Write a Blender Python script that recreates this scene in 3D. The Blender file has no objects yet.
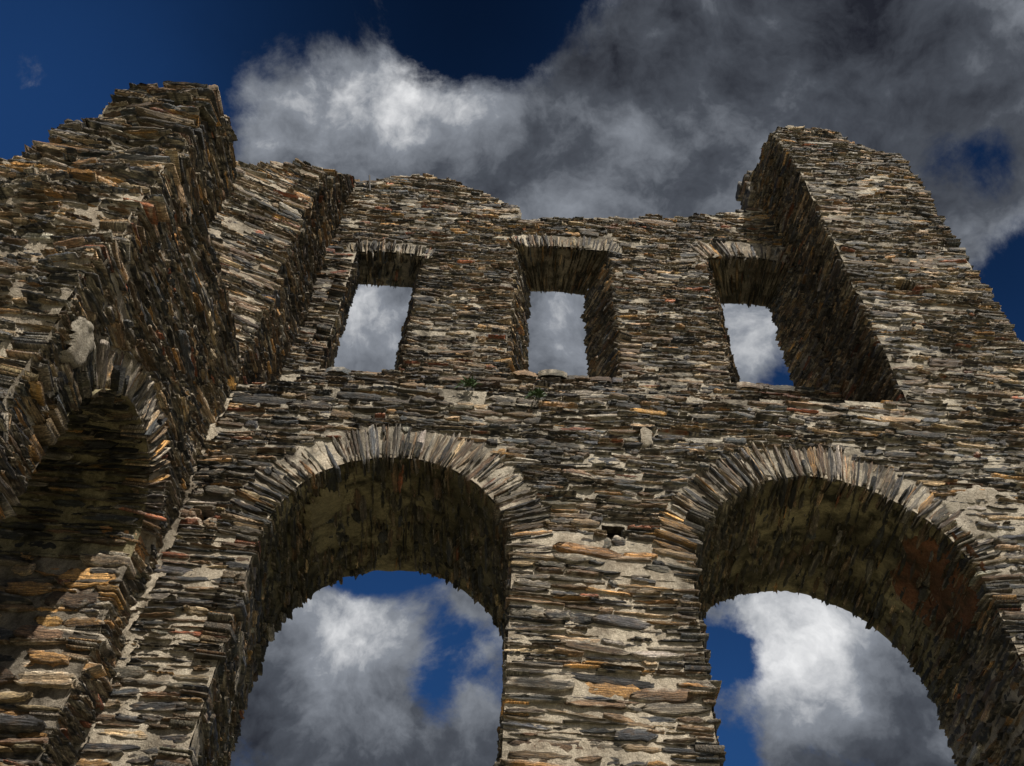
import bpy, math
import numpy as np

C = bpy.context.scene
rng = np.random.default_rng(11)
PI = math.pi
GROUND = -1.6

# ------------------------------------------------------------------ camera maths
F_PX, ZEN = 820.0, (562.0, -380.0)
def cam_axes():
    zc = np.array([ZEN[0]-512, -(ZEN[1]-383), -F_PX]); up = zc/np.linalg.norm(zc)
    fw = np.array([0, 0, -1.0]); y = fw-up*(fw@up); y /= np.linalg.norm(y)
    return np.stack([np.cross(y, up), y, up])
R = cam_axes()
def sky_dir(px, py):
    d = R @ np.array([px-512, -(py-383), -F_PX]); return d/np.linalg.norm(d)

# ------------------------------------------------------------------ noise
def vnoise(x, y, seed=0):
    x = np.asarray(x, float)+seed*17.13; y = np.asarray(y, float)+seed*9.71
    xi = np.floor(x); yi = np.floor(y); fx = x-xi; fy = y-yi
    fx = fx*fx*(3-2*fx); fy = fy*fy*(3-2*fy)
    def h(a, b):
        s = np.sin(a*127.1+b*311.7+seed*74.7)*43758.5453
        return s-np.floor(s)
    return ((h(xi, yi)*(1-fx)+h(xi+1, yi)*fx)*(1-fy)+(h(xi, yi+1)*(1-fx)+h(xi+1, yi+1)*fx)*fy)*2-1
def fbm(x, y, seed=0, o=3):
    r = 0; a = 1.0; x = np.asarray(x, float); y = np.asarray(y, float)
    for k in range(o):
        r = r+a*vnoise(x*2**k, y*2**k, seed+k); a *= .5
    return r/1.75

# ------------------------------------------------------------------ materials
def new_mat(name):
    m = bpy.data.materials.new(name); m.use_nodes = True
    nt = m.node_tree; nt.nodes.clear()
    out = nt.nodes.new('ShaderNodeOutputMaterial'); b = nt.nodes.new('ShaderNodeBsdfPrincipled')
    nt.links.new(b.outputs[0], out.inputs[0])
    return m, nt, b
def N(nt, t, **k):
    n = nt.nodes.new(t)
    for a, v in k.items():
        if a == 'ins':
            for i, x in v.items():
                if isinstance(x, bpy.types.NodeSocket): nt.links.new(x, n.inputs[i])
                else: n.inputs[i].default_value = x
        else: setattr(n, a, v)
    return n
def noise(nt, vec, scale, detail=4, rough=.55, dist=0):
    return N(nt, 'ShaderNodeTexNoise', ins={'Vector': vec, 'Scale': scale, 'Detail': detail, 'Roughness': rough, 'Distortion': dist}).outputs['Fac']
def ramp(nt, f, pts):
    n = N(nt, 'ShaderNodeValToRGB', ins={0: f}); cr = n.color_ramp
    while len(cr.elements) < len(pts): cr.elements.new(.5)
    for e, (p, c) in zip(cr.elements, pts):
        e.position = p; e.color = (c, c, c, 1) if not hasattr(c, '__len__') else (*c, 1)
    return n.outputs[0]
def mix(nt, f, a, b, mode='MIX'):
    n = N(nt, 'ShaderNodeMix', data_type='RGBA', blend_type=mode)
    for i, x in ((0, f), (6, a), (7, b)):
        if isinstance(x, bpy.types.NodeSocket): nt.links.new(x, n.inputs[i])
        elif i == 0: n.inputs[0].default_value = x
        else: n.inputs[i].default_value = (*x, 1)
    return n.outputs[2]
def mth(nt, op, a, b=0.0, clamp=False):
    n = N(nt, 'ShaderNodeMath', operation=op, use_clamp=clamp, ins={0: a, 1: b}); return n.outputs[0]
def scl(nt, v, s):
    return N(nt, 'ShaderNodeVectorMath', operation='MULTIPLY', ins={0: v, 1: s}).outputs[0]

def stain_map(nt, ob):     # damp streaks running down the wall, in broad irregular patches
    a = noise(nt, scl(nt, ob, (1.5, 1.5, .45)), 1.6, 5, .62)
    return ramp(nt, a, [(.36, .52), (.50, .95), (.66, 1.22)])

def stone_mat(name, lichen=.35, stain=(.19, .115, .055), stain_amt=.36, rough=.62, bump=1.0):
    m, nt, b = new_mat(name)
    col = N(nt, 'ShaderNodeAttribute', attribute_name='col').outputs['Color']
    sc = N(nt, 'ShaderNodeAttribute', attribute_name='sc').outputs['Vector']
    ob = N(nt, 'ShaderNodeTexCoord').outputs['Object']
    lay = noise(nt, scl(nt, sc, (7, 100, 100)), 1.0, 5, .65, .4)          # bedding streaks
    blot = noise(nt, scl(nt, sc, (9, 22, 22)), 1.0, 4, .6)
    fine = noise(nt, ob, 95, 4, .65)
    c = mix(nt, 1.0, col, ramp(nt, lay, [(.30, .22), (.5, .90), (.70, 2.5)]), 'MULTIPLY')
    c = mix(nt, 1.0, c, ramp(nt, fine, [(.28, .45), (.72, 1.6)]), 'MULTIPLY')
    st = ramp(nt, blot, [(.52, 0), (.68, 1)])
    c = mix(nt, mth(nt, 'MULTIPLY', st, stain_amt), c, stain)
    li = ramp(nt, noise(nt, ob, 26, 6, .7), [(.55, 0), (.66, 1)])
    lw = ramp(nt, noise(nt, ob, 1.7, 3), [(.4, 0), (.65, 1)])
    c = mix(nt, mth(nt, 'MULTIPLY', mth(nt, 'MULTIPLY', li, lw), lichen), c, (.30, .285, .235))
    c = mix(nt, 1.0, c, stain_map(nt, ob), 'MULTIPLY')
    nt.links.new(c, b.inputs['Base Color'])
    nt.links.new(ramp(nt, lay, [(.3, rough-.14), (.7, rough+.16)]), b.inputs['Roughness'])
    b.inputs['Specular IOR Level'].default_value = .42
    h = mth(nt, 'ADD', mth(nt, 'MULTIPLY', lay, 1.0), mth(nt, 'ADD', mth(nt, 'MULTIPLY', fine, .35), mth(nt, 'MULTIPLY', blot, .6)))
    bp = N(nt, 'ShaderNodeBump', ins={'Strength': bump, 'Distance': .026, 'Height': h})
    nt.links.new(bp.outputs[0], b.inputs['Normal'])
    return m
def mortar_mat(name, lo, hi, dirt, dirt_amt=.7, cracks=False):
    m, nt, b = new_mat(name)
    ob = N(nt, 'ShaderNodeTexCoord').outputs['Object']
    f = noise(nt, ob, 38, 6, .7); g = noise(nt, ob, 5, 5, .6); h = noise(nt, ob, 1.1, 4, .6)
    c = mix(nt, ramp(nt, f, [(.3, 0), (.7, 1)]), lo, hi)
    c = mix(nt, mth(nt, 'MULTIPLY', ramp(nt, g, [(.48, 0), (.66, 1)]), dirt_amt), c, dirt)
    c = mix(nt, mth(nt, 'MULTIPLY', ramp(nt, h, [(.49, 0), (.64, 1)]), dirt_amt*.8), c, dirt)
    c = mix(nt, 1.0, c, ramp(nt, noise(nt, ob, 120, 3, .8), [(.3, .6), (.7, 1.3)]), 'MULTIPLY')
    c = mix(nt, 1.0, c, stain_map(nt, ob), 'MULTIPLY')
    if cracks:
        wob = mix(nt, .08, ob, N(nt, 'ShaderNodeTexNoise', ins={'Vector': ob, 'Scale': 9, 'Detail': 5}).outputs['Color'])
        vd = N(nt, 'ShaderNodeTexVoronoi', feature='DISTANCE_TO_EDGE', ins={'Vector': wob, 'Scale': 8.0}).outputs['Distance']
        c = mix(nt, 1.0, c, ramp(nt, vd, [(.002, .55), (.02, 1)]), 'MULTIPLY')
    nt.links.new(c, b.inputs['Base Color']); b.inputs['Roughness'].default_value = .92
    b.inputs['Specular IOR Level'].default_value = .2
    hh = mth(nt, 'ADD', f, mth(nt, 'MULTIPLY', noise(nt, ob, 160, 3, .7), .6))
    nt.links.new(N(nt, 'ShaderNodeBump', ins={'Strength': 1.0, 'Distance': .03, 'Height': hh}).outputs[0], b.inputs['Normal'])
    return m
def plain_mat(name, col, rough=.8, sc=8, amt=.4):
    m, nt, b = new_mat(name)
    ob = N(nt, 'ShaderNodeTexCoord').outputs['Object']
    c = mix(nt, 1.0, col, ramp(nt, noise(nt, ob, sc, 5, .6), [(.25, 1-amt), (.75, 1+amt)]), 'MULTIPLY')
    nt.links.new(c, b.inputs['Base Color']); b.inputs['Roughness'].default_value = rough
    return m

M_STONE = stone_mat('slate_stone')
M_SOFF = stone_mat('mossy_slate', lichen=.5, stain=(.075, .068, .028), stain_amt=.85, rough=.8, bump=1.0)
M_MORT = mortar_mat('lime_mortar', (.38, .325, .25), (.68, .60, .475), (.15, .112, .078), .66)
M_MIX = mortar_mat('patchy_mortar', (.34, .30, .235), (.62, .555, .45), (.050, .040, .030), .90)
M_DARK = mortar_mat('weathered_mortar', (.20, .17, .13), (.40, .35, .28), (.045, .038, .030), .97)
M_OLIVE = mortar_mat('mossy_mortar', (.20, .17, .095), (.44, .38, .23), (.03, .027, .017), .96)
M_PLAST = mortar_mat('lime_plaster', (.34, .30, .24), (.60, .54, .44), (.20, .16, .115), .6, cracks=True)
M_PLASTD = mortar_mat('stained_plaster', (.24, .20, .11), (.40, .34, .20), (.10, .085, .05), .5)
M_REDR = mortar_mat('reddened_render', (.15, .045, .022), (.34, .17, .085), (.045, .04, .022), .95)
M_IRON = plain_mat('rusty_iron', (.016, .013, .011), .7, 40)
M_LEAF = plain_mat('leaf_green', (.030, .060, .014), .6, 30)
MATS = [M_MIX, M_STONE, M_SOFF, M_MORT, M_DARK, M_OLIVE, M_PLAST, M_PLASTD, M_REDR]
IDX = {m: i for i, m in enumerate(MATS)}

PALET = np.array([(.024, .024, .025), (.050, .054, .061), (.066, .056, .043), (.115, .073, .041),
                  (.25, .178, .105), (.30, .165, .058), (.20, .07, .034), (.21, .19, .16)])
P_WALL = np.array([.34, .11, .21, .15, .09, .035, .015, .05])
P_LOW = np.array([.30, .08, .22, .24, .08, .05, .02, .01])
P_UP = np.array([.29, .06, .23, .22, .12, .035, .018, .027])
P_CANT = np.array([.14, .10, .18, .22, .20, .07, .02, .07])
P_VOUS = np.array([.14, .13, .20, .21, .16, .06, .02, .08])
P_LEFT = np.array([.29, .16, .14, .17, .10, .075, .02, .045])
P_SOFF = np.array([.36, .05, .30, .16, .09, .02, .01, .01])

# ------------------------------------------------------------------ mesh builder
NS, NT = 8, 3
def template():
    s = np.linspace(-1, 1, NS+1); t = np.linspace(-1, 1, NT+1)
    gi = lambda i, j: i*(NT+1)+j
    V = [(s[i], t[j]) for i in range(NS+1) for j in range(NT+1)]
    ring = [(i, 0) for i in range(NS+1)]+[(NS, j) for j in range(1, NT+1)] + \
           [(i, NT) for i in range(NS-1, -1, -1)]+[(0, j) for j in range(NT-1, 0, -1)]
    F = [(gi(i, j), gi(i+1, j), gi(i+1, j+1), gi(i, j+1)) for i in range(NS) for j in range(NT)]
    n0 = len(V); nr = len(ring)
    V += [(s[i], t[j]) for i, j in ring]
    for k in range(nr):
        a = gi(*ring[k]); b2 = gi(*ring[(k+1) % nr])
        F.append((b2, a, n0+k, n0+(k+1) % nr))
    V = np.array(V); front = np.zeros(len(V), bool); front[:n0] = True
    edge = np.zeros(len(V), bool)
    for i, j in ring: edge[gi(i, j)] = True
    ringsrc = np.array([gi(i, j) for i, j in ring])
    return V, np.array(F), front, edge, ringsrc, n0
TV, TF, TFRONT, TEDGE, TRING, TN0 = template()
TJ = np.round((TV[:, 1]+1)/2*NT).astype(int)

class MB:
    def __init__(s): s.v = []; s.f = []; s.m = []; s.c = []; s.sc = []; s.n = 0
    def add(s, V, Fc, mat, col=None, sc=None):
        V = np.asarray(V, float); Fc = np.asarray(Fc, int)
        s.v.append(V); s.f.append(Fc+s.n); s.n += len(V)
        s.m.append(np.full(len(Fc), IDX[mat]))
        s.c.append(np.full((len(V), 3), .2) if col is None else col)
        s.sc.append(V if sc is None else sc)
    def stones(s, P, U, V, Nn, L, T, prot, depth, mat, probs, jag=1.0, smear=.35):
        n = len(P)
        if n == 0: return
        k = len(TV); r = rng
        S = np.broadcast_to(TV[:, 0], (n, k)).copy(); Tt = np.broadcast_to(TV[:, 1], (n, k)).copy()
        pw = r.uniform(1.5, 5, (n, 1)); t0 = r.uniform(.1, 1., (n, 1)); t1 = r.uniform(.1, 1., (n, 1))
        tap = np.where(S < 0, t0, t1); width = 1-tap*np.abs(S)**pw
        skew = r.normal(0, .22, (n, 1))
        edge_n = r.normal(0, 1, (n, NS+1, 2))
        si = np.round((TV[:, 0]+1)/2*NS).astype(int)
        upn = edge_n[:, si, 1]; dnn = edge_n[:, si, 0]
        Tt = Tt*width+skew*(1-width)*np.sign(S+1e-6)+np.where(TV[:, 1] > 0, upn, dnn)*.11*jag*np.abs(TV[:, 1])
        bow = r.normal(0, .10, (n, 1)); Tt = Tt+bow*(1-S**2)
        jn = r.normal(0, 1, (n, NT+1))[:, TJ]
        S = S+jn*.05*np.abs(S)*jag+r.normal(0, .02, (n, k))
        a = (L/2)[:, None]*S; b = (T/2)[:, None]*Tt
        tilt_u = r.normal(0, .008, (n, 1)); tilt_v = r.normal(0, .009, (n, 1))
        lay = r.normal(0, .007, (n, NT+1))[:, TJ]
        z = prot[:, None]+tilt_u*TV[:, 0]+tilt_v*TV[:, 1]+(lay+r.normal(0, .0032, (n, k)))*jag
        z = np.where(TEDGE, z-np.abs(r.normal(.003, .005, (n, k))), z)
        # back ring copies front ring outline
        a[:, TN0:] = a[:, TRING]*.97; b[:, TN0:] = b[:, TRING]*.97; z[:, TN0:] = -depth[:, None]
        rot = r.normal(0, .04, (n, 1)); a2 = a-b*rot; b2 = b+a*rot
        W = P[:, None, :]+a2[..., None]*U[:, None, :]+b2[..., None]*V[:, None, :]+z[..., None]*Nn[:, None, :]
        pi = r.choice(len(PALET), n, p=probs/probs.sum())
        col = PALET[pi]*np.exp(r.normal(0, .38, (n, 1)))*np.exp(r.normal(0, .025, (n, 3)))
        colv = np.repeat(col[:, None, :], k, 1)*np.exp(r.normal(0, .22, (n, NT+1)))[:, TJ][..., None]
        sm = np.clip(r.normal(-.25, .45, (n, k))+r.normal(0, .35, (n, 1))+smear, 0, .85)*TEDGE     # mortar left on the arrises
        colv = colv*(1-sm[..., None])+np.array((.45, .39, .305))*sm[..., None]
        sc = np.stack([a, b, z], -1)+r.uniform(-20, 20, (n, 1, 3))
        fc = (TF[None]+(np.arange(n)*k)[:, None, None]).reshape(-1, 4)
        s.add(W.reshape(-1, 3), fc, mat, colv.reshape(-1, 3), sc.reshape(-1, 3))
    def box(s, a, b, mat):
        x0, y0, z0 = a; x1, y1, z1 = b
        V = [(x, y, z) for x in (x0, x1) for y in (y0, y1) for z in (z0, z1)]
        s.add(V, [(0, 1, 3, 2), (4, 6, 7, 5), (0, 4, 5, 1), (2, 3, 7, 6), (0, 2, 6, 4), (1, 5, 7, 3)], mat)
    def build(s, name, parent=None, mats=None):
        V = np.concatenate(s.v); Fc = np.concatenate(s.f); mi = np.concatenate(s.m)
        me = bpy.data.meshes.new(name)
        me.vertices.add(len(V)); me.vertices.foreach_set('co', V.ravel())
        me.loops.add(len(Fc)*4); me.loops.foreach_set('vertex_index', Fc.ravel())
        me.polygons.add(len(Fc)); me.polygons.foreach_set('loop_start', np.arange(len(Fc))*4)
        me.polygons.foreach_set('loop_total', np.full(len(Fc), 4))
        for m in MATS: me.materials.append(m)
        me.polygons.foreach_set('material_index', mi)
        c = np.concatenate(s.c); c4 = np.concatenate([c, np.ones((len(c), 1))], 1)
        me.attributes.new('col', 'FLOAT_COLOR', 'POINT').data.foreach_set('color', c4.ravel().astype(np.float32))
        me.attributes.new('sc', 'FLOAT_VECTOR', 'POINT').data.foreach_set('vector', np.concatenate(s.sc).ravel().astype(np.float32))
        me.update(calc_edges=True); me.validate()
        o = bpy.data.objects.new(name, me); C.collection.objects.link(o)
        if parent:
            o.parent = parent
            w = parent
            loc = np.zeros(3)
            while w: loc += np.array(w.location); w = w.parent
            o.location = tuple(-loc)
        return o

# ------------------------------------------------------------------ surfaces: map(u, v) -> xyz ; frames by differences
def frames(mp, u, v, out):
    e = .01
    P = mp(u, v); U = (mp(u+e, v)-mp(u-e, v))/(2*e); V = (mp(u, v+e)-mp(u, v-e))/(2*e)
    su = np.linalg.norm(U, axis=1); sv = np.linalg.norm(V, axis=1)
    U /= su[:, None]; V /= sv[:, None]
    Nn = np.cross(U, V); Nn /= np.linalg.norm(Nn, axis=1)[:, None]
    if out < 0: Nn = -Nn
    return P, U, V, Nn, su, sv

def lay(mb, mp, inside, ur, vr, out, mat=None, probs=P_WALL, h=(.06, .13), thin=.045, wl=(.12, .5),
        prot=(.012, .014), depth=.16, gap=.010, gapv=None, ends=.02, jag=1.0, drop=.02, smear=.35):
    mat = mat or M_STONE
    us = np.arange(ur[0], ur[1]+1e-6, .02); rec = []
    v = vr[0]
    while v < vr[1]:
        hh = rng.uniform(*h)
        ok = inside(us, np.full_like(us, v+hh*.12)) & inside(us, np.full_like(us, v+hh*.88))
        d = np.diff(np.concatenate([[0], ok.astype(int), [0]])); st = np.where(d == 1)[0]; en = np.where(d == -1)[0]
        for a, b in zip(st, en):
            ua, ub = us[a], us[b-1]
            if ub-ua < .05: continue
            ua += rng.normal(0, ends); ub += rng.normal(0, ends)
            u = ua
            while u < ub-.02:
                W = rng.uniform(.25, .9); W = min(W, ub-u)
                if ub-u-W < .12: W = ub-u
                k = max(1, int(round(hh/(thin*math.exp(rng.normal(0, .45))))))
                big = rng.random() < .05
                if big: k = 1
                if W < .26 and ub-ua > .5: k = min(k, 2)
                cuts = np.cumsum(rng.uniform(.4, 1.6, k)); cuts = np.concatenate([[0], cuts/cuts[-1]])*hh
                vo = rng.normal(0, .009)
                for q in range(k):
                    t = cuts[q+1]-cuts[q]
                    x = u if u == ua else u+rng.uniform(-.07, .03)
                    xe = ub if u+W >= ub-1e-6 else u+W+rng.uniform(-.03, .07)
                    while x < xe-.01:
                        w = rng.uniform(*wl)*(.65+7*t)*(1.6 if big else 1); w = max(.06, min(w, xe-x))
                        if xe-x-w < .07: w = xe-x
                        if rng.random() > drop: rec.append((x+w/2, v+cuts[q]+t/2+vo, w, t*rng.uniform(.85, 1.12)))
                        x += w
                u += W
        v += hh
    if not rec: return
    r = np.array(rec)
    vv = r[:, 1]+.026*vnoise(r[:, 0]*1.3, r[:, 1]*2.1, 5)+.008*vnoise(r[:, 0]*4, r[:, 1]*9, 6)
    P, U, V, Nn, su, sv = frames(mp, r[:, 0], vv, out)
    n = len(r)
    L = np.maximum(.03, r[:, 2]*su+gap*rng.uniform(-1.4, 1.0, n)); T = np.maximum(.012, r[:, 3]*sv-(gapv or gap)*rng.uniform(.3, 1.5, n))
    pr = prot[0]+prot[1]*rng.normal(0, 1, n)+.012*vnoise(r[:, 0]*3, r[:, 1]*4, 3)
    mb.stones(P, U, V, Nn, L, T, pr, np.full(n, depth), mat, probs, jag, smear)

def bed(mb, mp, inside, ur, vr, out, mat, level=-.018, amp=.012, step=.045, fn=None, seed=2):
    nu = int((ur[1]-ur[0])/step)+1; nv = int((vr[1]-vr[0])/step)+1
    u = np.linspace(*ur, nu+1); v = np.linspace(*vr, nv+1)
    uu, vv = [a.ravel() for a in np.meshgrid(u, v, indexing='ij')]
    P, U, V, Nn, _, _ = frames(mp, uu, vv, out)
    lv = level+amp*(fbm(uu*5, vv*8, seed)+.45*vnoise(uu*21, vv*25, seed+4)+.35*vnoise(uu*47, vv*53, seed+6))
    if fn is not None: lv = lv+fn(uu, vv)
    P = P+Nn*lv[:, None]
    ins = inside(uu, vv).reshape(nu+1, nv+1)
    ok = ins[:-1, :-1] & ins[1:, :-1] & ins[:-1, 1:] & ins[1:, 1:]
    i, j = np.where(ok); g = lambda a, b: a*(nv+1)+b
    Fc = np.stack([g(i, j), g(i+1, j), g(i+1, j+1), g(i, j+1)], 1)
    if len(Fc) == 0: return
    used, inv = np.unique(Fc, return_inverse=True)
    mb.add(P[used], inv.reshape(-1, 4), mat)

def planeY(Y, rough=0.0, seed=1):
    def mp(u, v): return np.stack([u, Y-rough*fbm(u*1.7, v*1.9, seed), v], 1)
    return mp
def planeX(X, rough=0.0, seed=1, sgn=1):
    def mp(u, v): return np.stack([X+sgn*rough*fbm(u*1.7, v*1.9, seed), u, v], 1)
    return mp
def seg_path(front, back, d0, d1, axis='y'):
    """intrados strip between two outlines; u = depth distance, v = arc length along the front outline"""
    f = np.array(front, float); b = np.array(back, float)
    s = np.concatenate([[0], np.cumsum(np.linalg.norm(np.diff(f, axis=0), axis=1))])
    def mp(u, v):
        q = [np.interp(v, s, c) for c in (f[:, 0], f[:, 1], b[:, 0], b[:, 1])]
        w = u/abs(d1-d0)
        a = q[0]*(1-w)+q[2]*w; z = q[1]*(1-w)+q[3]*w; d = d0+(d1-d0)*w
        return np.stack([a, d, z], 1) if axis == 'y' else np.stack([d, a, z], 1)
    return mp, s
def arch_outline(cx, r, spring, z0, n=48):
    pts = [(cx-r, z0)]+[(cx+r*math.cos(t), spring+r*math.sin(t)) for t in np.linspace(PI, 0, n)]+[(cx+r, z0)]
    return pts
ALL = lambda u, v: np.ones(np.shape(u), bool)
def prof(pts, n=.06, seed=7, f=6):
    p = np.array(pts, float)
    return lambda x: np.interp(x, p[:, 0], p[:, 1])+n*vnoise(np.asarray(x)*f, 0*np.asarray(x), seed)
def in_arch(x, z, cx, r, sp, extra=0):
    rr = r+extra
    return ((z < sp) & (np.abs(x-cx) < r)) | ((z >= sp) & ((x-cx)**2+(z-sp)**2 < rr**2))

# ------------------------------------------------------------------ things
def empty(name, loc, label, cat, group=None, parent=None):
    o = bpy.data.objects.new(name, None); C.collection.objects.link(o); o.location = loc
    o.empty_display_size = .3
    if parent: o.parent = parent
    if label: o['label'] = label
    if cat: o['category'] = cat; o['kind'] = 'thing'
    if group: o['group'] = group
    return o

X0, XR = -2.44, 5.0
YF, YS, YB = 5.0, 5.94, 6.68
ARCH = [dict(c=-.845, r=.925, s=3.475, cb=-.93, rb=1.09, sb=3.36),
        dict(c=2.495, r=1.075, s=3.40, cb=2.68, rb=1.15, sb=3.34)]
RING = .33
WIN = [dict(l=-2.06, r=-1.20, t=8.60, lb=-2.18, rb=-1.40, tb=8.90, cam=.02, sill=6.42),
       dict(l=-.06, r=1.16, t=8.97, lb=.16, rb=.90, tb=9.00, cam=.03, sill=6.56),
       dict(l=2.40, r=3.50, t=8.95, lb=2.73, rb=3.42, tb=9.00, cam=.10, sill=6.58)]
LINT = [.22, .25, .33]
ledge = lambda x: 5.27+.045*np.asarray(x)+.035*vnoise(np.asarray(x)*3, 0*np.asarray(x), 4)
pier_top = prof([(3.3, 10.80), (3.6, 10.97), (3.8, 10.97), (4.32, 10.86), (4.36, 10.55), (4.9, 10.4), (5.1, 10.1)], .05, 3, 7)
HOLES = [(.85, 3.81, .085, .06), (-2.24, 3.70, .075, .06), (4.11, 7.29, .10, .085)]
def in_hole(x, z):
    h = np.zeros(np.shape(x), bool)
    for a, b, w, t in HOLES: h |= (np.abs((x-a)/w)**2.6+np.abs((z-b)/t)**2.6+.5*vnoise(np.asarray(x)*19, np.asarray(z)*19, 61)) < 1.15
    return h

wall = empty('ruined_wall', (1.28, 5.84, GROUND), 'tall ruined slate wall with two round arches below three window openings', 'ruin wall')

# ---- lower storey, front face
def low_in(x, z, ring=RING-.03, holes=True):
    ok = (x >= X0-.13) & (x <= XR) & (z < ledge(x)) & (z > GROUND)
    for a in ARCH: ok &= ~in_arch(x, z, a['c'], a['r'], a['s'], ring)
    if holes: ok &= ~in_hole(x, z)
    return ok
mb = MB()
mpF = planeY(YF, .035, 2)
lay(mb, mpF, low_in, (X0, XR), (GROUND, 3.6), 1, probs=P_LOW, h=(.05, .12), thin=.048, wl=(.11, .42), prot=(.008, .007), gap=.016, gapv=.016, smear=.35, drop=.02)
lay(mb, mpF, low_in, (X0, XR), (3.6, 5.6), 1, probs=P_WALL, h=(.04, .10), thin=.036, wl=(.08, .36), prot=(.008, .011), gap=.014, gapv=.011, smear=.40)
def mort_level(u, v):   # fuller pointing low down on the middle pillar and at the inner corner
    return .004*np.clip((3.7-v)/1.0, 0, 1)
bed(mb, mpF, lambda x, z: low_in(x, z, .03), (X0-.13, XR), (GROUND, 3.75), 1, M_MORT, -.010, .010, .022, fn=mort_level)
bed(mb, mpF, lambda x, z: low_in(x, z, .03), (X0-.13, XR), (3.75, 5.6), 1, M_MIX, -.010, .012, .03)
# core, in strips so the arch openings stay clear
xs = np.linspace(X0-.5, XR-.2, 90)
def strip_core(mb, xs, y0, y1, zlo, zhi, mat):
    lo = np.array([zlo(x) for x in xs]); hi = np.array([zhi(x) for x in xs]); n = len(xs)
    V = np.concatenate([np.stack([xs, np.full(n, y), z], 1) for y, z in ((y0, lo), (y0, hi), (y1, hi), (y1, lo))])
    F = [(a*n+i, a*n+i+1, ((a+1) % 4)*n+i+1, ((a+1) % 4)*n+i) for a in range(4) for i in range(n-1)]
    F += [(0, n, 2*n, 3*n), (n-1, 4*n-1, 3*n-1, 2*n-1)]
    mb.add(V, F, mat)
def core_lo(x):
    z = GROUND
    for a in ARCH:
        c, r, s = (a['c']+a['cb'])/2, max(a['r'], a['rb'])+.18, max(a['s'], a['sb'])
        if abs(x-c) < r: z = max(z, s+math.sqrt(r*r-(x-c)**2))
    return z
strip_core(mb, xs, YF+.3, YB-.05, core_lo, lambda x: 5.1, M_DARK)
bed(mb, mpF, lambda x, z: (x < X0+.085+.09*fbm(z*7, z*0+.5, 44)-.03*np.clip(z-3.5, 0, 1)) & (z < 5.0), (X0-.03, X0+.22), (1.0, 5.1), 1, M_MORT, .026, .030, .016)
for hx, hz, hw, ht in HOLES: mb.box((hx-.15, YF+.22, hz-.13), (hx+.15, YF+.31, hz+.13), M_DARK)
# top of the ledge
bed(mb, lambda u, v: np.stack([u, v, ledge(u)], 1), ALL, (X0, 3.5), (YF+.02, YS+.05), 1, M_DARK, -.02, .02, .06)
mb.build('lower_wall', wall)

# ---- arches
def make_arch(a, parent, facade=True):
    e = empty('arch', (a['c'], YF, GROUND), None, None, None, parent)
    # voussoir ring
    mb = MB()
    c, r, s = a['c'], a['r'], a['s']
    def mp(u, v):
        th = PI-v/r
        return np.stack([c+(r+u)*np.cos(th), np.full_like(u, YF)-.035*fbm((c+(r+u)*np.cos(th))*1.7, (s+(r+u)*np.sin(th))*1.9, 2), s+(r+u)*np.sin(th)], 1)
    wid = lambda u, v: u < RING+.02+.05*vnoise(v*9, v*0, 8)
    lay(mb, mp, wid, (.0, RING+.12), (.05, PI*r-.05), -1, probs=P_VOUS, h=(.016, .052), thin=.05, wl=(.25, .7), prot=(.004, .007), gap=.008, ends=.02, drop=.02, smear=.42)
    bed(mb, mp, ALL, (.01, RING), (0, PI*r), -1, M_MORT, -.010, .010, .022)
    mb.build('voussoir_ring', e)
    mb = MB()
    f = arch_outline(c, r, s, GROUND); b = arch_outline(a['cb'], a['rb'], a['sb'], GROUND)
    mpi, ss = seg_path(f, b, YF, YB)
    vj = ss[1]; va = ss[-2]; tot = ss[-1]
    T = YB-YF
    # soffit
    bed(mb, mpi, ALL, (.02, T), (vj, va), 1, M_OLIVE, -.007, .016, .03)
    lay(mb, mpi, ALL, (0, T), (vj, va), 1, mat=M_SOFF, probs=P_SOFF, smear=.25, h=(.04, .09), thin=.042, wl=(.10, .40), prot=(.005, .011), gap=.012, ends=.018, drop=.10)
    mb.build('soffit', e)
    for v0, v1 in ((0, vj), (va, tot)):
        mb = MB()
        bed(mb, mpi, ALL, (.02, T-.01), (v0, v1), 1, M_MORT, -.004, .012, .03)
        lay(mb, mpi, ALL, (0, T), (v0, v1), 1, probs=P_WALL, h=(.05, .12), thin=.05, wl=(.10, .34), prot=(.008, .010), gap=.024, gapv=.022, ends=.025)
        mb.build('jamb', e)
    return e, mpi, ss
ARCHES = [make_arch(a, wall) for a in ARCH]

# ---- upper storey, set back behind the ledge
up_top = prof([(-2.6, 10.4), (-2.27, 10.4), (-1.8, 10.57), (-1.35, 10.68), (-1.05, 10.6), (-.8, 10.38), (-.63, 10.30), (-.3, 10.08), (-.04, 9.98), (.0, 9.66),
               (.5, 9.70), (1.33, 9.86), (2.31, 10.0), (2.85, 10.15), (3.15, 10.36), (3.5, 10.45)], .05, 6, 8)
def win_z(w, x, ex=0): return w['t']+w['cam']*(1-((x-(w['l']+w['r'])/2)/((w['r']-w['l'])/2))**2)+ex
def up_in(x, z, ring=True):
    ok = (x > X0-.1) & (x < 3.55) & (z > 5.1) & (z < up_top(x))
    for w, lt in zip(WIN, LINT):
        ok &= ~((x > w['l']) & (x < w['r']) & (z > w['sill']) & (z < win_z(w, x, lt if ring else 0)))
        if ring: ok &= ~((x > w['l']-.12) & (x < w['r']+.12) & (z > w['t']) & (z < win_z(w, x, lt-.03)))
    return ok
mb = MB(); mpU = planeY(YS, .03, 5)
lay(mb, mpU, up_in, (X0-.1, 3.55), (5.1, 11.1), 1, probs=P_UP, h=(.04, .09), thin=.036, wl=(.07, .30), prot=(.008, .010), gap=.012, gapv=.011, smear=.40)
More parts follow.
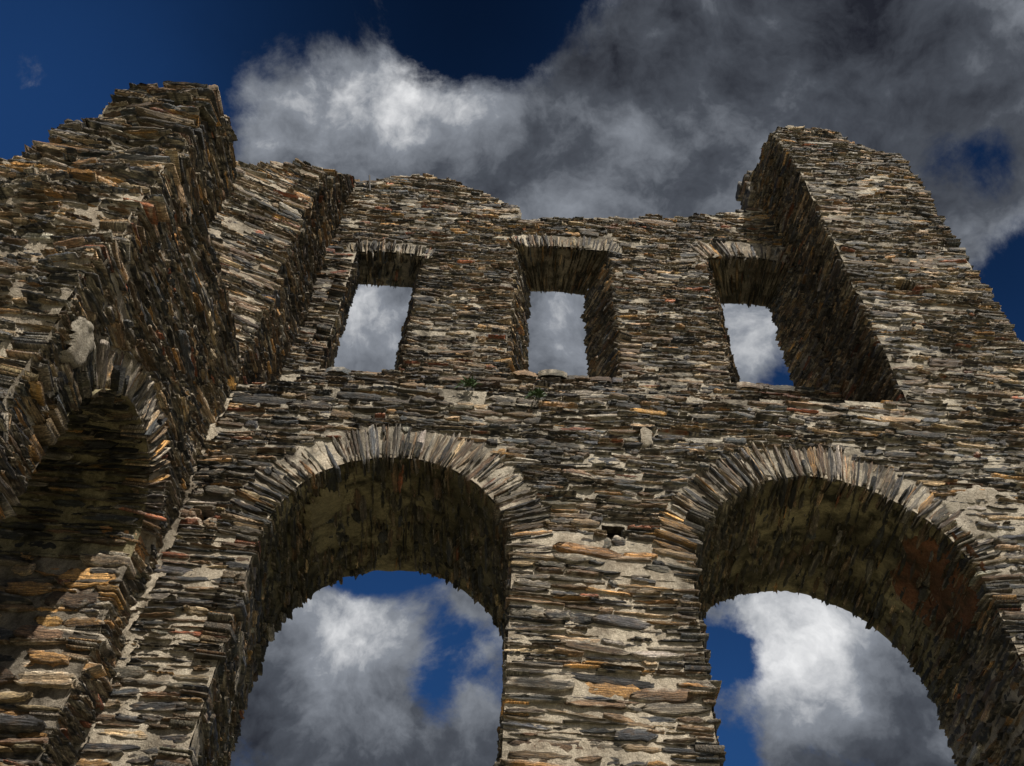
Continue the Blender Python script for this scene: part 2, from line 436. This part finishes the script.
bed(mb, mpU, lambda x, z: up_in(x, z, False), (X0-.1, 3.55), (5.1, 11.1), 1, M_MIX, -.008, .011, .032)
xu = np.linspace(X0-1.0, 3.7, 80)
def up_hi(x): return float(up_top(x))-.12
# solid pieces between and over the windows
cuts = [X0-1.0]+[v for w in WIN for v in (min(w['l'], w['lb'])-.14, max(w['r'], w['rb'])+.14)]+[3.9]
for i in range(0, len(cuts), 2):
    seg = np.linspace(cuts[i], cuts[i+1], 14)
    strip_core(mb, seg, YS+.2, YB-.05, lambda x: 5.0, up_hi, M_DARK)
for w in WIN:
    seg = np.linspace(min(w['l'], w['lb'])-.14, max(w['r'], w['rb'])+.14, 14)
    top = max(w['t'], w['tb'])+w['cam']+.16
    strip_core(mb, seg, YS+.2, YB-.05, lambda x: top, up_hi, M_DARK)
    strip_core(mb, seg, YS+.2, YB-.05, lambda x: 5.0, lambda x: w['sill']-.1, M_DARK)
mb.build('upper_wall', wall)

def win_outline(l, r, t, cam, z0, n=16):
    m, h = (l+r)/2, (r-l)/2
    return [(l, z0)]+[(x, t+cam*(1-((x-m)/h)**2)) for x in np.linspace(l, r, n)]+[(r, z0)]
for wi, w in enumerate(WIN):
    e = empty('window_opening', ((w['l']+w['r'])/2, YS, w['sill']), None, None, None, wall)
    mpi, ss = seg_path(win_outline(w['l'], w['r'], w['t'], w['cam'], w['sill']), win_outline(w['lb'], w['rb'], w['tb'], min(w['cam'], .035), w['sill']), YS, YB)
    T = YB-YS; vj, va, tot = ss[1], ss[-2], ss[-1]
    mb = MB()   # lintel: fanned upright slates with their undersides
    m, hw, lt = (w['l']+w['r'])/2, (w['r']-w['l'])/2, LINT[wi]
    fan = (.25, .3, .55)[wi]
    def mpl(u, v, w=w, m=m, hw=hw, fan=fan):
        x = w['l']-.1+v; q = (x-m)/hw; an = fan*q
        z = w['t']+w['cam']*(1-np.clip(q, -1, 1)**2)
        return np.stack([x+u*np.sin(an), YS-.03*fbm(x*1.7, (z+u)*1.9, 5), z+u*np.cos(an)], 1)
    lay(mb, mpl, lambda u, v: u < lt+.04*vnoise(v*11, v*0, wi), (0, lt+.05), (0, 2*hw+.2), 1 if False else -1, probs=P_VOUS if wi == 2 else P_UP,
        h=(.022, .06), thin=.05, wl=(.3, .8), prot=(.006, .008), gap=.009, drop=0, smear=(.25, .3, .5)[wi])
    bed(mb, mpl, ALL, (.02, lt), (0, 2*hw+.2), -1, M_MORT if wi == 2 else M_MIX, -.006, .009, .03)
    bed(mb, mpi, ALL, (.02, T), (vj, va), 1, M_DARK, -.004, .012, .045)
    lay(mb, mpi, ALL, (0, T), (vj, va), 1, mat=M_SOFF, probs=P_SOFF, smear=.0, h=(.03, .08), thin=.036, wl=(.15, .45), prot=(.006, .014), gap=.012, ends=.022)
    mb.build('lintel', e)
    for v0, v1 in ((0, vj), (va, tot)):
        mb = MB()
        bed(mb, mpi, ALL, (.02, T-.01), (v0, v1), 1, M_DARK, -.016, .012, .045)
        lay(mb, mpi, ALL, (0, T), (v0, v1), 1, probs=P_UP, h=(.04, .09), thin=.034, wl=(.08, .30), prot=(.006, .013), gap=.010, ends=.025)
        mb.build('jamb', e)
    mb = MB()   # sill
    mps = lambda u, v, w=w: np.stack([u, v, np.full_like(u, w['sill'])], 1)
    bed(mb, mps, ALL, (w['l']-.08, w['r']+.08), (YS, YB), 1, M_DARK, -.02, .015, .05)
    lay(mb, mps, ALL, (w['l'], w['r']), (YS-.02, YB), 1, probs=np.array([.4, .1, .35, .15, 0, 0, 0, 0]), h=(.12, .25), thin=.2, wl=(.12, .3), prot=(-.012, .006), depth=.08, jag=.4, smear=.0)
    mb.build('sill', e)

# ---- right pier
def flank_x(z): return 3.565-.016*(z-5.4)-.13*np.clip((z-9.9)/.7, 0, 1)
def pier_in(x, z): return (x > flank_x(z)) & (x < XR) & (z > ledge(x)-.02) & (z < pier_top(x)) & ~in_hole(x, z)
mb = MB()
lay(mb, mpF, pier_in, (3.3, XR), (5.42, 11.2), 1, probs=P_UP, h=(.04, .09), thin=.038, wl=(.07, .30), prot=(.007, .009), gap=.014, gapv=.012, smear=.42, ends=.025)
bed(mb, mpF, pier_in, (3.3, XR), (5.4, 11.2), 1, M_MIX, -.005, .010, .03, seed=9)
side_top = prof([(5.0, 10.87), (5.35, 10.92), (5.65, 11.05), (6.0, 11.30), (6.5, 11.2)], .06, 4, 6)
pin = lambda y, z: (z < side_top(y)) & (y > 5.01)
def mpL(u, v): return np.stack([flank_x(v)-.03*fbm(u*1.7, v*1.9, 7), u, v], 1)
lay(mb, mpL, pin, (5.0, 6.5), (5.2, 11.5), -1, probs=P_WALL, h=(.035, .08), thin=.030, wl=(.08, .32), prot=(.010, .011), gap=.009, ends=.02)
bed(mb, mpL, pin, (5.0, 6.5), (5.2, 11.5), -1, M_DARK, -.022, .012, .05)
pot = lambda y, z: (z < 10.3+.25*(y-5)) & (z > GROUND)
mpR = planeX(XR, .03, 8, 1)
lay(mb, mpR, pot, (5.0, YB), (GROUND, 11.2), 1, probs=P_UP, h=(.06, .13), thin=.05, wl=(.14, .45), gap=.010)
bed(mb, mpR, pot, (5.0, YB), (GROUND, 11.2), 1, M_DARK, -.022, .012, .06)
strip_core(mb, np.linspace(3.7, XR-.2, 12), YF+.3, YB-.05, lambda x: 5.0, lambda x: float(pier_top(x))-.15, M_DARK)
# ragged broken stub at the pier's rear corner, where the upper wall once ran higher
n = 16; zz = np.concatenate([rng.uniform(11.0, 11.25, 8), rng.uniform(10.68, 10.9, 8)])
P = np.stack([rng.uniform(3.24, 3.34, n), rng.uniform(5.95, 6.2, n), zz], 1)
mb.stones(P, np.tile((0, 1.0, 0), (n, 1)), np.tile((0, 0, 1.0), (n, 1)), np.tile((-1.0, 0, 0), (n, 1)), rng.uniform(.2, .4, n), rng.uniform(.10, .17, n), rng.uniform(0, .04, n), np.full(n, .3), M_STONE, P_SOFF)
mb.build('right_pier', wall).name = 'pier'

# ---- left pier in the corner: right flank on the ledge, canted broken front
mb = MB()
lp_top = prof([(5.0, 8.95), (5.22, 9.05), (5.28, 9.45), (5.55, 9.75), (5.7, 10.1), (5.94, 10.35)], .05, 2, 9)
lin = lambda y, z: (z < lp_top(y)) & (y > 5.0)
mpP = planeX(X0, .03, 6, 1)
lay(mb, mpP, lin, (5.0, YS+.05), (5.15, 10.6), 1, probs=P_WALL, h=(.035, .08), thin=.030, wl=(.08, .32), prot=(.010, .011), gap=.009)
bed(mb, mpP, lin, (5.02, YS+.05), (5.15, 10.6), 1, M_DARK, -.022, .012, .05)
CANT = .30
def mpC(u, v): return np.stack([X0-u, YF-CANT*u-.05*fbm(u*1.7, v*1.9, 4), v+.10*u], 1)
cant_top = prof([(0, 8.98), (.3, 8.88), (.6, 8.7), (1.0, 8.42), (1.5, 8.1)], .04, 5, 8)
cin = lambda u, v: (v+.10*u < cant_top(u))
lay(mb, mpC, cin, (0, 1.5), (5.2, 9.3), -1, probs=P_CANT, h=(.04, .09), thin=.034, wl=(.08, .34), prot=(.010, .013), gap=.011, smear=.5)
bed(mb, mpC, cin, (0.02, 1.5), (5.2, 9.3), -1, M_MORT, -.006, .012, .035, seed=12)
V0 = [(X0-.2, YF+.3, 5.0), (X0-.2, YB-.1, 5.0), (X0-1.5, YB-.1, 5.0), (X0-1.5, YF-.05, 5.0)]
mb.add(np.array(V0+[(x, y, 8.8+max(0, y-5.3)*.9) for x, y, z in V0]), [(0, 1, 5, 4), (1, 2, 6, 5), (2, 3, 7, 6), (3, 0, 4, 7), (4, 5, 6, 7), (3, 2, 1, 0)], M_DARK)
mb.build('corner_pier', wall)

# ------------------------------------------------------------------ side wall running from the corner towards the viewer
side = empty('side_wall', (-3.1, 3.9, GROUND), 'broken slate side wall at the left with one dark narrow arched doorway', 'ruin wall')
XO = -3.95
SA = dict(c=3.96, r=.65, s=3.0)
sw_top = prof([(2.7, 6.12), (2.95, 6.20), (3.2, 6.22), (3.56, 6.20), (3.60, 5.42), (4.0, 5.38), (4.5, 5.42), (5.0, 5.3)], .04, 3, 8)
def side_in(y, z, ring=.27):
    return (y > 2.86) & (y < 5.03) & (z < sw_top(y)) & ~in_arch(y, z, SA['c'], SA['r'], SA['s'], ring)
mb = MB(); mpS = planeX(X0, .07, 9, 1)
lay(mb, mpS, side_in, (2.86, 5.03), (GROUND, 6.5), 1, probs=P_LEFT, h=(.03, .07), thin=.026, wl=(.06, .34), prot=(.010, .010), gap=.009, gapv=.009, ends=.02, smear=.62)
bed(mb, mpS, lambda y, z: side_in(y, z, .03), (2.84, 5.03), (GROUND, 6.5), 1, M_MORT, -.009, .014, .028)
# core
sy = np.linspace(3.1, 5.6, 60)
def s_lo(y):
    r = SA['r']+.18; return SA['s']+math.sqrt(r*r-(y-SA['c'])**2) if abs(y-SA['c']) < r else GROUND
def slab_core(mb, ys, x0, x1, zlo, zhi):
    lo = np.array([zlo(y) for y in ys]); hi = np.maximum(lo, np.array([zhi(y) for y in ys])); n = len(ys)
    Vc = np.concatenate([np.stack([np.full(n, x), ys, z], 1) for x, z in ((x0, lo), (x0, hi), (x1, hi), (x1, lo))])
    mb.add(Vc, [(a*n+i, a*n+i+1, ((a+1) % 4)*n+i+1, ((a+1) % 4)*n+i) for a in range(4) for i in range(n-1)]+[(0, n, 2*n, 3*n), (n-1, 4*n-1, 3*n-1, 2*n-1)], M_DARK)
slab_core(mb, sy, X0-.3, -2.98, s_lo, lambda y: float(sw_top(min(y, 5.0)))-.2)
slab_core(mb, sy, -2.98, XO, s_lo, lambda y: 4.1)
# rear end face of the high part
mpE = lambda u, v: np.stack([X0-u, np.full_like(u, 3.58), v], 1)
lay(mb, mpE, lambda u, v: v < 6.2, (0, 1.5), (5.3, 6.3), 1, probs=P_LEFT, h=(.06, .12), thin=.05)
mb.build('wall_face', side)
# broken end facing the viewer
mb = MB()
be_top = prof([(-4.3, 3.2), (-3.75, 4.2), (-3.55, 4.70), (-3.42, 5.1), (-3.36, 5.42), (-3.2, 5.72), (-3.15, 5.95), (-2.98, 6.06), (-2.85, 6.08), (-2.8, 6.14), (-2.44, 6.18)], .04, 8, 9)
def mpB(u, v): return np.stack([u, 2.87-.11*fbm(u*1.6, v*1.8, 14)+.03*np.sin(v*5), v-.05*(u-X0)], 1)
bin_ = lambda u, v: (u < X0+.01) & (v < be_top(u))
lay(mb, mpB, bin_, (-4.3, X0), (GROUND, 4.7), 1, probs=P_LEFT, h=(.025, .07), thin=.024, wl=(.06, .24), prot=(.008, .017), gap=.010, ends=.04, jag=1.0, smear=.55, drop=.10)
lay(mb, mpB, bin_, (-4.3, X0), (4.7, 6.5), 1, probs=P_LEFT+np.array([0, 0, .05, .05, .1, .05, 0, 0]), h=(.03, .075), thin=.030, wl=(.09, .40), prot=(.015, .015), gap=.008, ends=.03, jag=1.0, smear=.35)
bed(mb, mpB, lambda u, v: bin_(u, v+.03), (-4.3, X0-.02), (GROUND, 6.5), 1, M_MORT, -.002, .022, .022, seed=20)
strip_core(mb, np.linspace(-4.2, X0-.3, 30), 3.12, 3.24, lambda x: GROUND, lambda x: float(be_top(x))-.2, M_DARK)
mb.build('broken_end', side)
# doorway arch
e = empty('arch', (X0, SA['c'], GROUND), None, None, None, side)
mb = MB()
def mpv(u, v):
    th = PI-v/SA['r']; y = SA['c']+(SA['r']+u)*np.cos(th); z = SA['s']+(SA['r']+u)*np.sin(th)
    return np.stack([X0+.07*fbm(y*1.7, z*1.9, 9), y, z], 1)
lay(mb, mpv, lambda u, v: u < .27+.05*vnoise(v*9, v*0, 18), (0, .33), (.05, PI*SA['r']-.05), -1, probs=P_VOUS, h=(.016, .046), thin=.05, wl=(.25, .7), prot=(.014, .010), smear=.6, gap=.010, drop=0)
bed(mb, mpv, ALL, (.01, .30), (0, PI*SA['r']), -1, M_MORT, -.008, .01, .04)
mb.build('voussoir_ring', e)
f = arch_outline(SA['c'], SA['r'], SA['s'], GROUND)
mpi, ss = seg_path(f, f, X0, XO, 'x'); T = X0-XO; vj, va, tot = ss[1], ss[-2], ss[-1]
mb = MB()
bed(mb, mpi, ALL, (-.03, T), (vj, va), 1, M_OLIVE, -.004, .014, .03)
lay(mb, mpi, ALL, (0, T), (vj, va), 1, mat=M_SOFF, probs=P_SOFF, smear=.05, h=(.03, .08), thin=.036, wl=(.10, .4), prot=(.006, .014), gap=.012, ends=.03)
mb.build('soffit', e)
for v0, v1 in ((0, vj), (va, tot)):
    mb = MB()
    bed(mb, mpi, ALL, (-.03, T), (v0, v1), 1, M_DARK, -.012, .014, .045)
    lay(mb, mpi, ALL, (-.03, T), (v0, v1), 1, probs=P_LEFT+np.array([0, 0, 0, .10, .08, .40, .0, 0]), h=(.05, .12), thin=.055, wl=(.12, .40), prot=(.012, .02), gap=.010, smear=.4, ends=.03)
    if v0:      # a few big ochre blocks low in the far jamb
        q = np.array([(-2.62, 2.86, .34, .13), (-2.66, 2.71, .30, .14), (-2.56, 3.20, .26, .15), (-2.75, 2.45, .28, .09), (-2.9, 1.95, .30, .11), (-2.6, 2.30, .22, .07)])
        n = len(q); one = lambda a: np.tile(a, (n, 1)).astype(float)
        mb.stones(np.stack([q[:, 0], np.full(n, SA['c']+SA['r']), q[:, 1]], 1), one((-1, 0, 0)), one((0, 0, 1)), one((0, -1, 0)), q[:, 2], q[:, 3], rng.uniform(.015, .03, n), np.full(n, .2), M_STONE,
                  np.array([0, 0, 0, .4, .3, 1, 0, 0]), 1.1, .1)
    mb.build('jamb', e)

# ------------------------------------------------------------------ plaster left on the stone
def patch(name, mp, cu, cv, ru, rv, out, mat, parent, lift=.035, seed=1, rot=0.0, label=None):
    mb = MB()
    def q(u, v):
        du, dv = u-cu, v-cv; a = du*math.cos(rot)+dv*math.sin(rot); b = dv*math.cos(rot)-du*math.sin(rot)
        return np.sqrt((a/ru)**2+(b/rv)**2)+.30*fbm(u*5/(ru+.2), v*5/(ru+.2), seed)
    bed(mb, mp, lambda u, v: q(u, v) < 1.0, (cu-1.5*ru-.1, cu+1.5*ru+.1), (cv-1.5*max(ru, rv), cv+1.5*max(ru, rv)), out, mat, 0, .008, .018,
        fn=lambda u, v: lift-.06*np.clip(q(u, v)-.78, 0, 1)/.22*1.2, seed=seed)
    o = mb.build(name, parent)
    if label: o['label'] = label
patch('plaster_patch', mpF, 3.85, 4.22, .40, .29, 1, M_PLAST, wall, .020, 31, label='large pale plaster patch right of the right arch')
patch('plaster_patch', mpF, 1.15, 4.78, .07, .14, 1, M_PLAST, wall, .04, 33)
mpA1, ss1 = ARCHES[0][1], ARCHES[0][2]
patch('plaster_patch', mpA1, .42, ss1[1]+.80, .22, .20, 1, M_PLASTD, wall, .055, 35, label='brownish plaster disc under the left arch')
mpA2, ss2 = ARCHES[1][1], ARCHES[1][2]
patch('plaster_patch', mpA2, .55, ss2[-2]-.50, .62, .52, 1, M_REDR, wall, .008, 37, label='reddened render under the right arch')
patch('plaster_patch', mpS, 3.06, 3.38, .13, .17, 1, M_PLAST, side, .055, 39, rot=.2)

# ------------------------------------------------------------------ iron rod in the upper wall
def rod(p0, p1, r, n=8):
    V = []; F = []
    for k, p in enumerate((p0, p1)):
        for i in range(n): V.append((p[0]+r*math.cos(2*PI*i/n), p[1]+r*math.sin(2*PI*i/n), p[2]))
    F = [(i, (i+1) % n, n+(i+1) % n, n+i) for i in range(n)]
    me = bpy.data.meshes.new('iron_rod'); me.from_pydata(V, [], F+[tuple(range(n, 2*n))]); me.materials.append(M_IRON)
    o = bpy.data.objects.new('iron_rod', me); C.collection.objects.link(o)
    o.parent = wall; o.location = tuple(-np.array(wall.location))
rod((-2.13, YS-.06, 10.0), (-2.21, YS-.06, 10.42), .012)

# ------------------------------------------------------------------ little plants on the ledge
def tuft(x, y, z, size, label, seed):
    r = np.random.default_rng(seed); V = []; F = []
    for k in range(90):
        az = r.uniform(0, 2*PI); el = r.uniform(-.5, 1.2); L = size*r.uniform(.4, 1.0)
        d = np.array([math.cos(az)*math.cos(el), math.sin(az)*math.cos(el)*.7-.3, math.sin(el)*.8]); d /= np.linalg.norm(d)
        sd = np.cross(d, r.normal(0, 1, 3)); sd /= np.linalg.norm(sd); w = size*r.uniform(.08, .16)
        b = np.array([r.normal(0, size*.35), -.05+r.normal(0, .01), r.normal(0, size*.18)]); m = b+d*L*.55; t = b+d*L+np.array([0, 0, -.15*L])
        i = len(V); V += [tuple(q) for q in (b, m+sd*w, t, m-sd*w)]; F.append((i, i+1, i+2, i+3))
    me = bpy.data.meshes.new('wall_plant'); me.from_pydata(V, [], F); me.materials.append(M_LEAF)
    o = bpy.data.objects.new('wall_plant', me); C.collection.objects.link(o); o.location = (x, y, z)
    o['label'] = label; o['category'] = 'plant'; o['group'] = 'green tufts growing on the wall'
tuft(-.37, YF-.01, 5.25, .08, 'small green tuft on the wall above the crown of the left arch', 3)
tuft(.23, YF-.01, 5.17, .08, 'small green tuft under the middle window, nearer the centre pillar', 5)

# ------------------------------------------------------------------ ground
def ground():
    n = 60; g = np.sinh(np.linspace(-6, 6, n+1)); g = g/g.max()*1500
    xx, yy = np.meshgrid(g, g, indexing='ij'); r = np.hypot(xx, yy)
    z = GROUND-.004+.0*r-.25*np.clip((r-20)/60, 0, 1)*(1+fbm(xx*.02, yy*.02, 3))
    V = np.stack([xx, yy, z], -1).reshape(-1, 3)
    F = [(i*(n+1)+j, (i+1)*(n+1)+j, (i+1)*(n+1)+j+1, i*(n+1)+j+1) for i in range(n) for j in range(n)]
    me = bpy.data.meshes.new('ground'); me.from_pydata(V.tolist(), [], F)
    m, nt, b = new_mat('grass_and_gravel'); ob = N(nt, 'ShaderNodeTexCoord').outputs['Object']
    c = mix(nt, ramp(nt, noise(nt, ob, .6, 6, .6), [(.42, 0), (.58, 1)]), (.14, .15, .06), (.36, .32, .25))
    c = mix(nt, 1.0, c, ramp(nt, noise(nt, ob, 14, 5, .7), [(.3, .6), (.7, 1.3)]), 'MULTIPLY')
    nt.links.new(c, b.inputs['Base Color']); b.inputs['Roughness'].default_value = .95
    me.materials.append(m)
    o = bpy.data.objects.new('ground', me); C.collection.objects.link(o); o['kind'] = 'structure'
ground()

# ------------------------------------------------------------------ sun and sky
SUN_EL, SUN_AZ = math.radians(46), math.radians(20)       # azimuth from straight behind the viewer, towards the right
sd = np.array([math.sin(SUN_AZ)*math.cos(SUN_EL), -math.cos(SUN_AZ)*math.cos(SUN_EL), math.sin(SUN_EL)])
L = bpy.data.lights.new('sun', 'SUN'); L.energy = 5.0; L.angle = math.radians(.5); L.color = (1, .93, .82)
lo_ = bpy.data.objects.new('sun', L); C.collection.objects.link(lo_)
from mathutils import Vector, Matrix
lo_.rotation_euler = Vector(sd).to_track_quat('Z', 'Y').to_euler(); lo_.location = (6, -20, 25)

W = bpy.data.worlds.new('World'); C.world = W; W.use_nodes = True
nt = W.node_tree; nt.nodes.clear()
out = nt.nodes.new('ShaderNodeOutputWorld')
sky = N(nt, 'ShaderNodeTexSky', sky_type='NISHITA', sun_disc=False, sun_elevation=SUN_EL, sun_rotation=math.atan2(sd[0], sd[1]),
        altitude=1200, air_density=1.0, dust_density=.2, ozone_density=3.0)
dirv = N(nt, 'ShaderNodeTexCoord').outputs['Generated']
warp = N(nt, 'ShaderNodeTexNoise', ins={'Vector': dirv, 'Scale': 3.2, 'Detail': 6, 'Roughness': .6}).outputs['Color']
wv = N(nt, 'ShaderNodeVectorMath', operation='SUBTRACT', ins={0: warp, 1: (.5, .5, .5)}).outputs[0]
wd = N(nt, 'ShaderNodeVectorMath', operation='MULTIPLY_ADD', ins={0: wv, 1: (.12, .12, .12), 2: dirv}).outputs[0]
def blobs(lst):
    tot = None
    for px, py, rad, wgt in lst:
        d = N(nt, 'ShaderNodeVectorMath', operation='DISTANCE', ins={0: wd, 1: tuple(sky_dir(px, py))}).outputs['Value']
        m = N(nt, 'ShaderNodeMapRange', interpolation_type='SMOOTHSTEP', ins={0: d, 1: rad/F_PX*1.0, 2: 0.0, 3: 0.0, 4: wgt}).outputs[0]
        tot = m if tot is None else mth(nt, 'ADD', tot, m)
    return tot
CLOUD = [(290, 130, 120, .55), (330, 150, 190, .6), (450, 150, 170, .6), (560, 210, 190, .5), (680, 170, 230, .6), (800, 60, 230, .6), (940, 10, 260, .6), (1000, 220, 150, .6), (1010, 100, 140, .3), (640, 50, 130, .3), (240, 190, 100, .4),
         (60, 90, 330, -1.0), (45, 72, 75, .84), (500, 20, 110, -.75), (450, -20, 140, -.5), (945, 160, 60, -.75), (1020, 310, 90, -1.0),
         (370, 330, 160, .8), (560, 335, 150, .8), (750, 330, 120, .8), (780, 395, 45, -.35),
         (300, 700, 230, .8), (270, 640, 110, .5), (390, 660, 120, .3), (395, 560, 95, -1.0), (335, 560, 60, -.4), (455, 645, 70, -.6), (415, 590, 40, .35), (470, 600, 40, .45), (425, 640, 40, .25), (435, 700, 40, -.6), (500, 740, 110, .5), (492, 620, 60, .75), (440, 600, 40, .25),
         (860, 700, 220, .9), (800, 620, 90, .4), (715, 645, 58, -1.0), (728, 740, 50, -.45), (710, 605, 30, .4), (750, 590, 40, .4), (775, 740, 40, .3)]
SHADE = [(320, 110, 130, .30), (440, 105, 120, .30), (280, 140, 70, .10), (365, 85, 35, -.15), (590, 190, 180, .12), (980, 230, 130, .14), (850, 20, 300, -.06), (560, 60, 150, -.12), (720, 100, 150, .04),
         (370, 320, 160, .20), (560, 335, 150, .20), (750, 340, 130, .26),
         (340, 640, 150, .33), (370, 610, 80, .10), (250, 700, 90, -.14), (490, 700, 90, .18), (330, 770, 90, -.08),
         (790, 620, 120, .28), (830, 640, 160, .18), (880, 770, 160, -.16), (770, 690, 80, .12)]
bl = blobs([(480, -40, 420, -.72), (960, 200, 260, -.45), (0, 150, 260, .55), (80, 30, 200, .12), (400, 600, 200, .25), (720, 700, 160, .25)])
blue = mix(nt, 1.0, mix(nt, 1.0, sky.outputs[0], (.19, .42, .69), 'MULTIPLY'), N(nt, 'ShaderNodeCombineXYZ', ins={i: mth(nt, 'MAXIMUM', mth(nt, 'ADD', bl, 1.0), .12) for i in range(3)}).outputs[0], 'MULTIPLY')
bg1 = N(nt, 'ShaderNodeBackground', ins={0: blue, 1: .05})
fb = N(nt, 'ShaderNodeTexNoise', ins={'Vector': dirv, 'Scale': 6.5, 'Detail': 12, 'Roughness': .66, 'Distortion': .25}).outputs['Fac']
fb2 = N(nt, 'ShaderNodeTexNoise', ins={'Vector': wd, 'Scale': 9.0, 'Detail': 10, 'Roughness': .6, 'Distortion': .15}).outputs['Fac']
dens = mth(nt, 'ADD', mth(nt, 'ADD', blobs(CLOUD), .10), mth(nt, 'MULTIPLY', mth(nt, 'SUBTRACT', fb, .5), 2.6))
alpha = N(nt, 'ShaderNodeMapRange', interpolation_type='SMOOTHSTEP', ins={0: dens, 1: .06, 2: .64, 3: 0.0, 4: 1.0}).outputs[0]
back = N(nt, 'ShaderNodeMapRange', interpolation_type='SMOOTHSTEP', ins={0: N(nt, 'ShaderNodeSeparateXYZ', ins={0: dirv}).outputs[1], 1: .12, 2: -.35, 3: 0.0, 4: 1.0}).outputs[0]   # unseen sunward sky: extra, brightened cloud added as fill for the shaded stone
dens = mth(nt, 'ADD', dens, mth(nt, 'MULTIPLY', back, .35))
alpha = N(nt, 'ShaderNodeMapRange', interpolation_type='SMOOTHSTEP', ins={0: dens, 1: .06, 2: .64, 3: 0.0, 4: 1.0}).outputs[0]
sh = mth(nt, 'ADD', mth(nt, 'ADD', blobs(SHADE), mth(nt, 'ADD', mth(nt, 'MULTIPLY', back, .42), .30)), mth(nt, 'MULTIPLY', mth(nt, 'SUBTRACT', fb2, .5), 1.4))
ccol = N(nt, 'ShaderNodeValToRGB', ins={0: sh}); cr = ccol.color_ramp
for e_, (p, c) in zip([cr.elements[0], cr.elements[1], cr.elements.new(.3), cr.elements.new(.6)],
                      [(0, (.016, .018, .026)), (1, (.60, .62, .66)), (.3, (.070, .079, .097)), (.6, (.235, .255, .29))]):
    e_.position = p; e_.color = (*c, 1)
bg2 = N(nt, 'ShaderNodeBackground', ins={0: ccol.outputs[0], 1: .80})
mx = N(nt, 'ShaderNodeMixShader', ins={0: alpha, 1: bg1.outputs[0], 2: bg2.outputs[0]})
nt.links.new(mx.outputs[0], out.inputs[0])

# ------------------------------------------------------------------ camera
cd = bpy.data.cameras.new('camera'); cam = bpy.data.objects.new('camera', cd); C.collection.objects.link(cam)
cd.sensor_fit = 'HORIZONTAL'; cd.sensor_width = 36; cd.lens = F_PX/1024*36; cd.clip_start = .05; cd.clip_end = 5000
cam.matrix_world = Matrix([list(r) for r in R]).to_4x4()
C.camera = cam
C.view_settings.view_transform = 'Standard'; C.view_settings.look = 'None'
C.view_settings.exposure = .35; C.view_settings.gamma = 1; C.view_settings.use_curve_mapping = False
C.cycles.max_bounces = 5; C.cycles.diffuse_bounces = 4
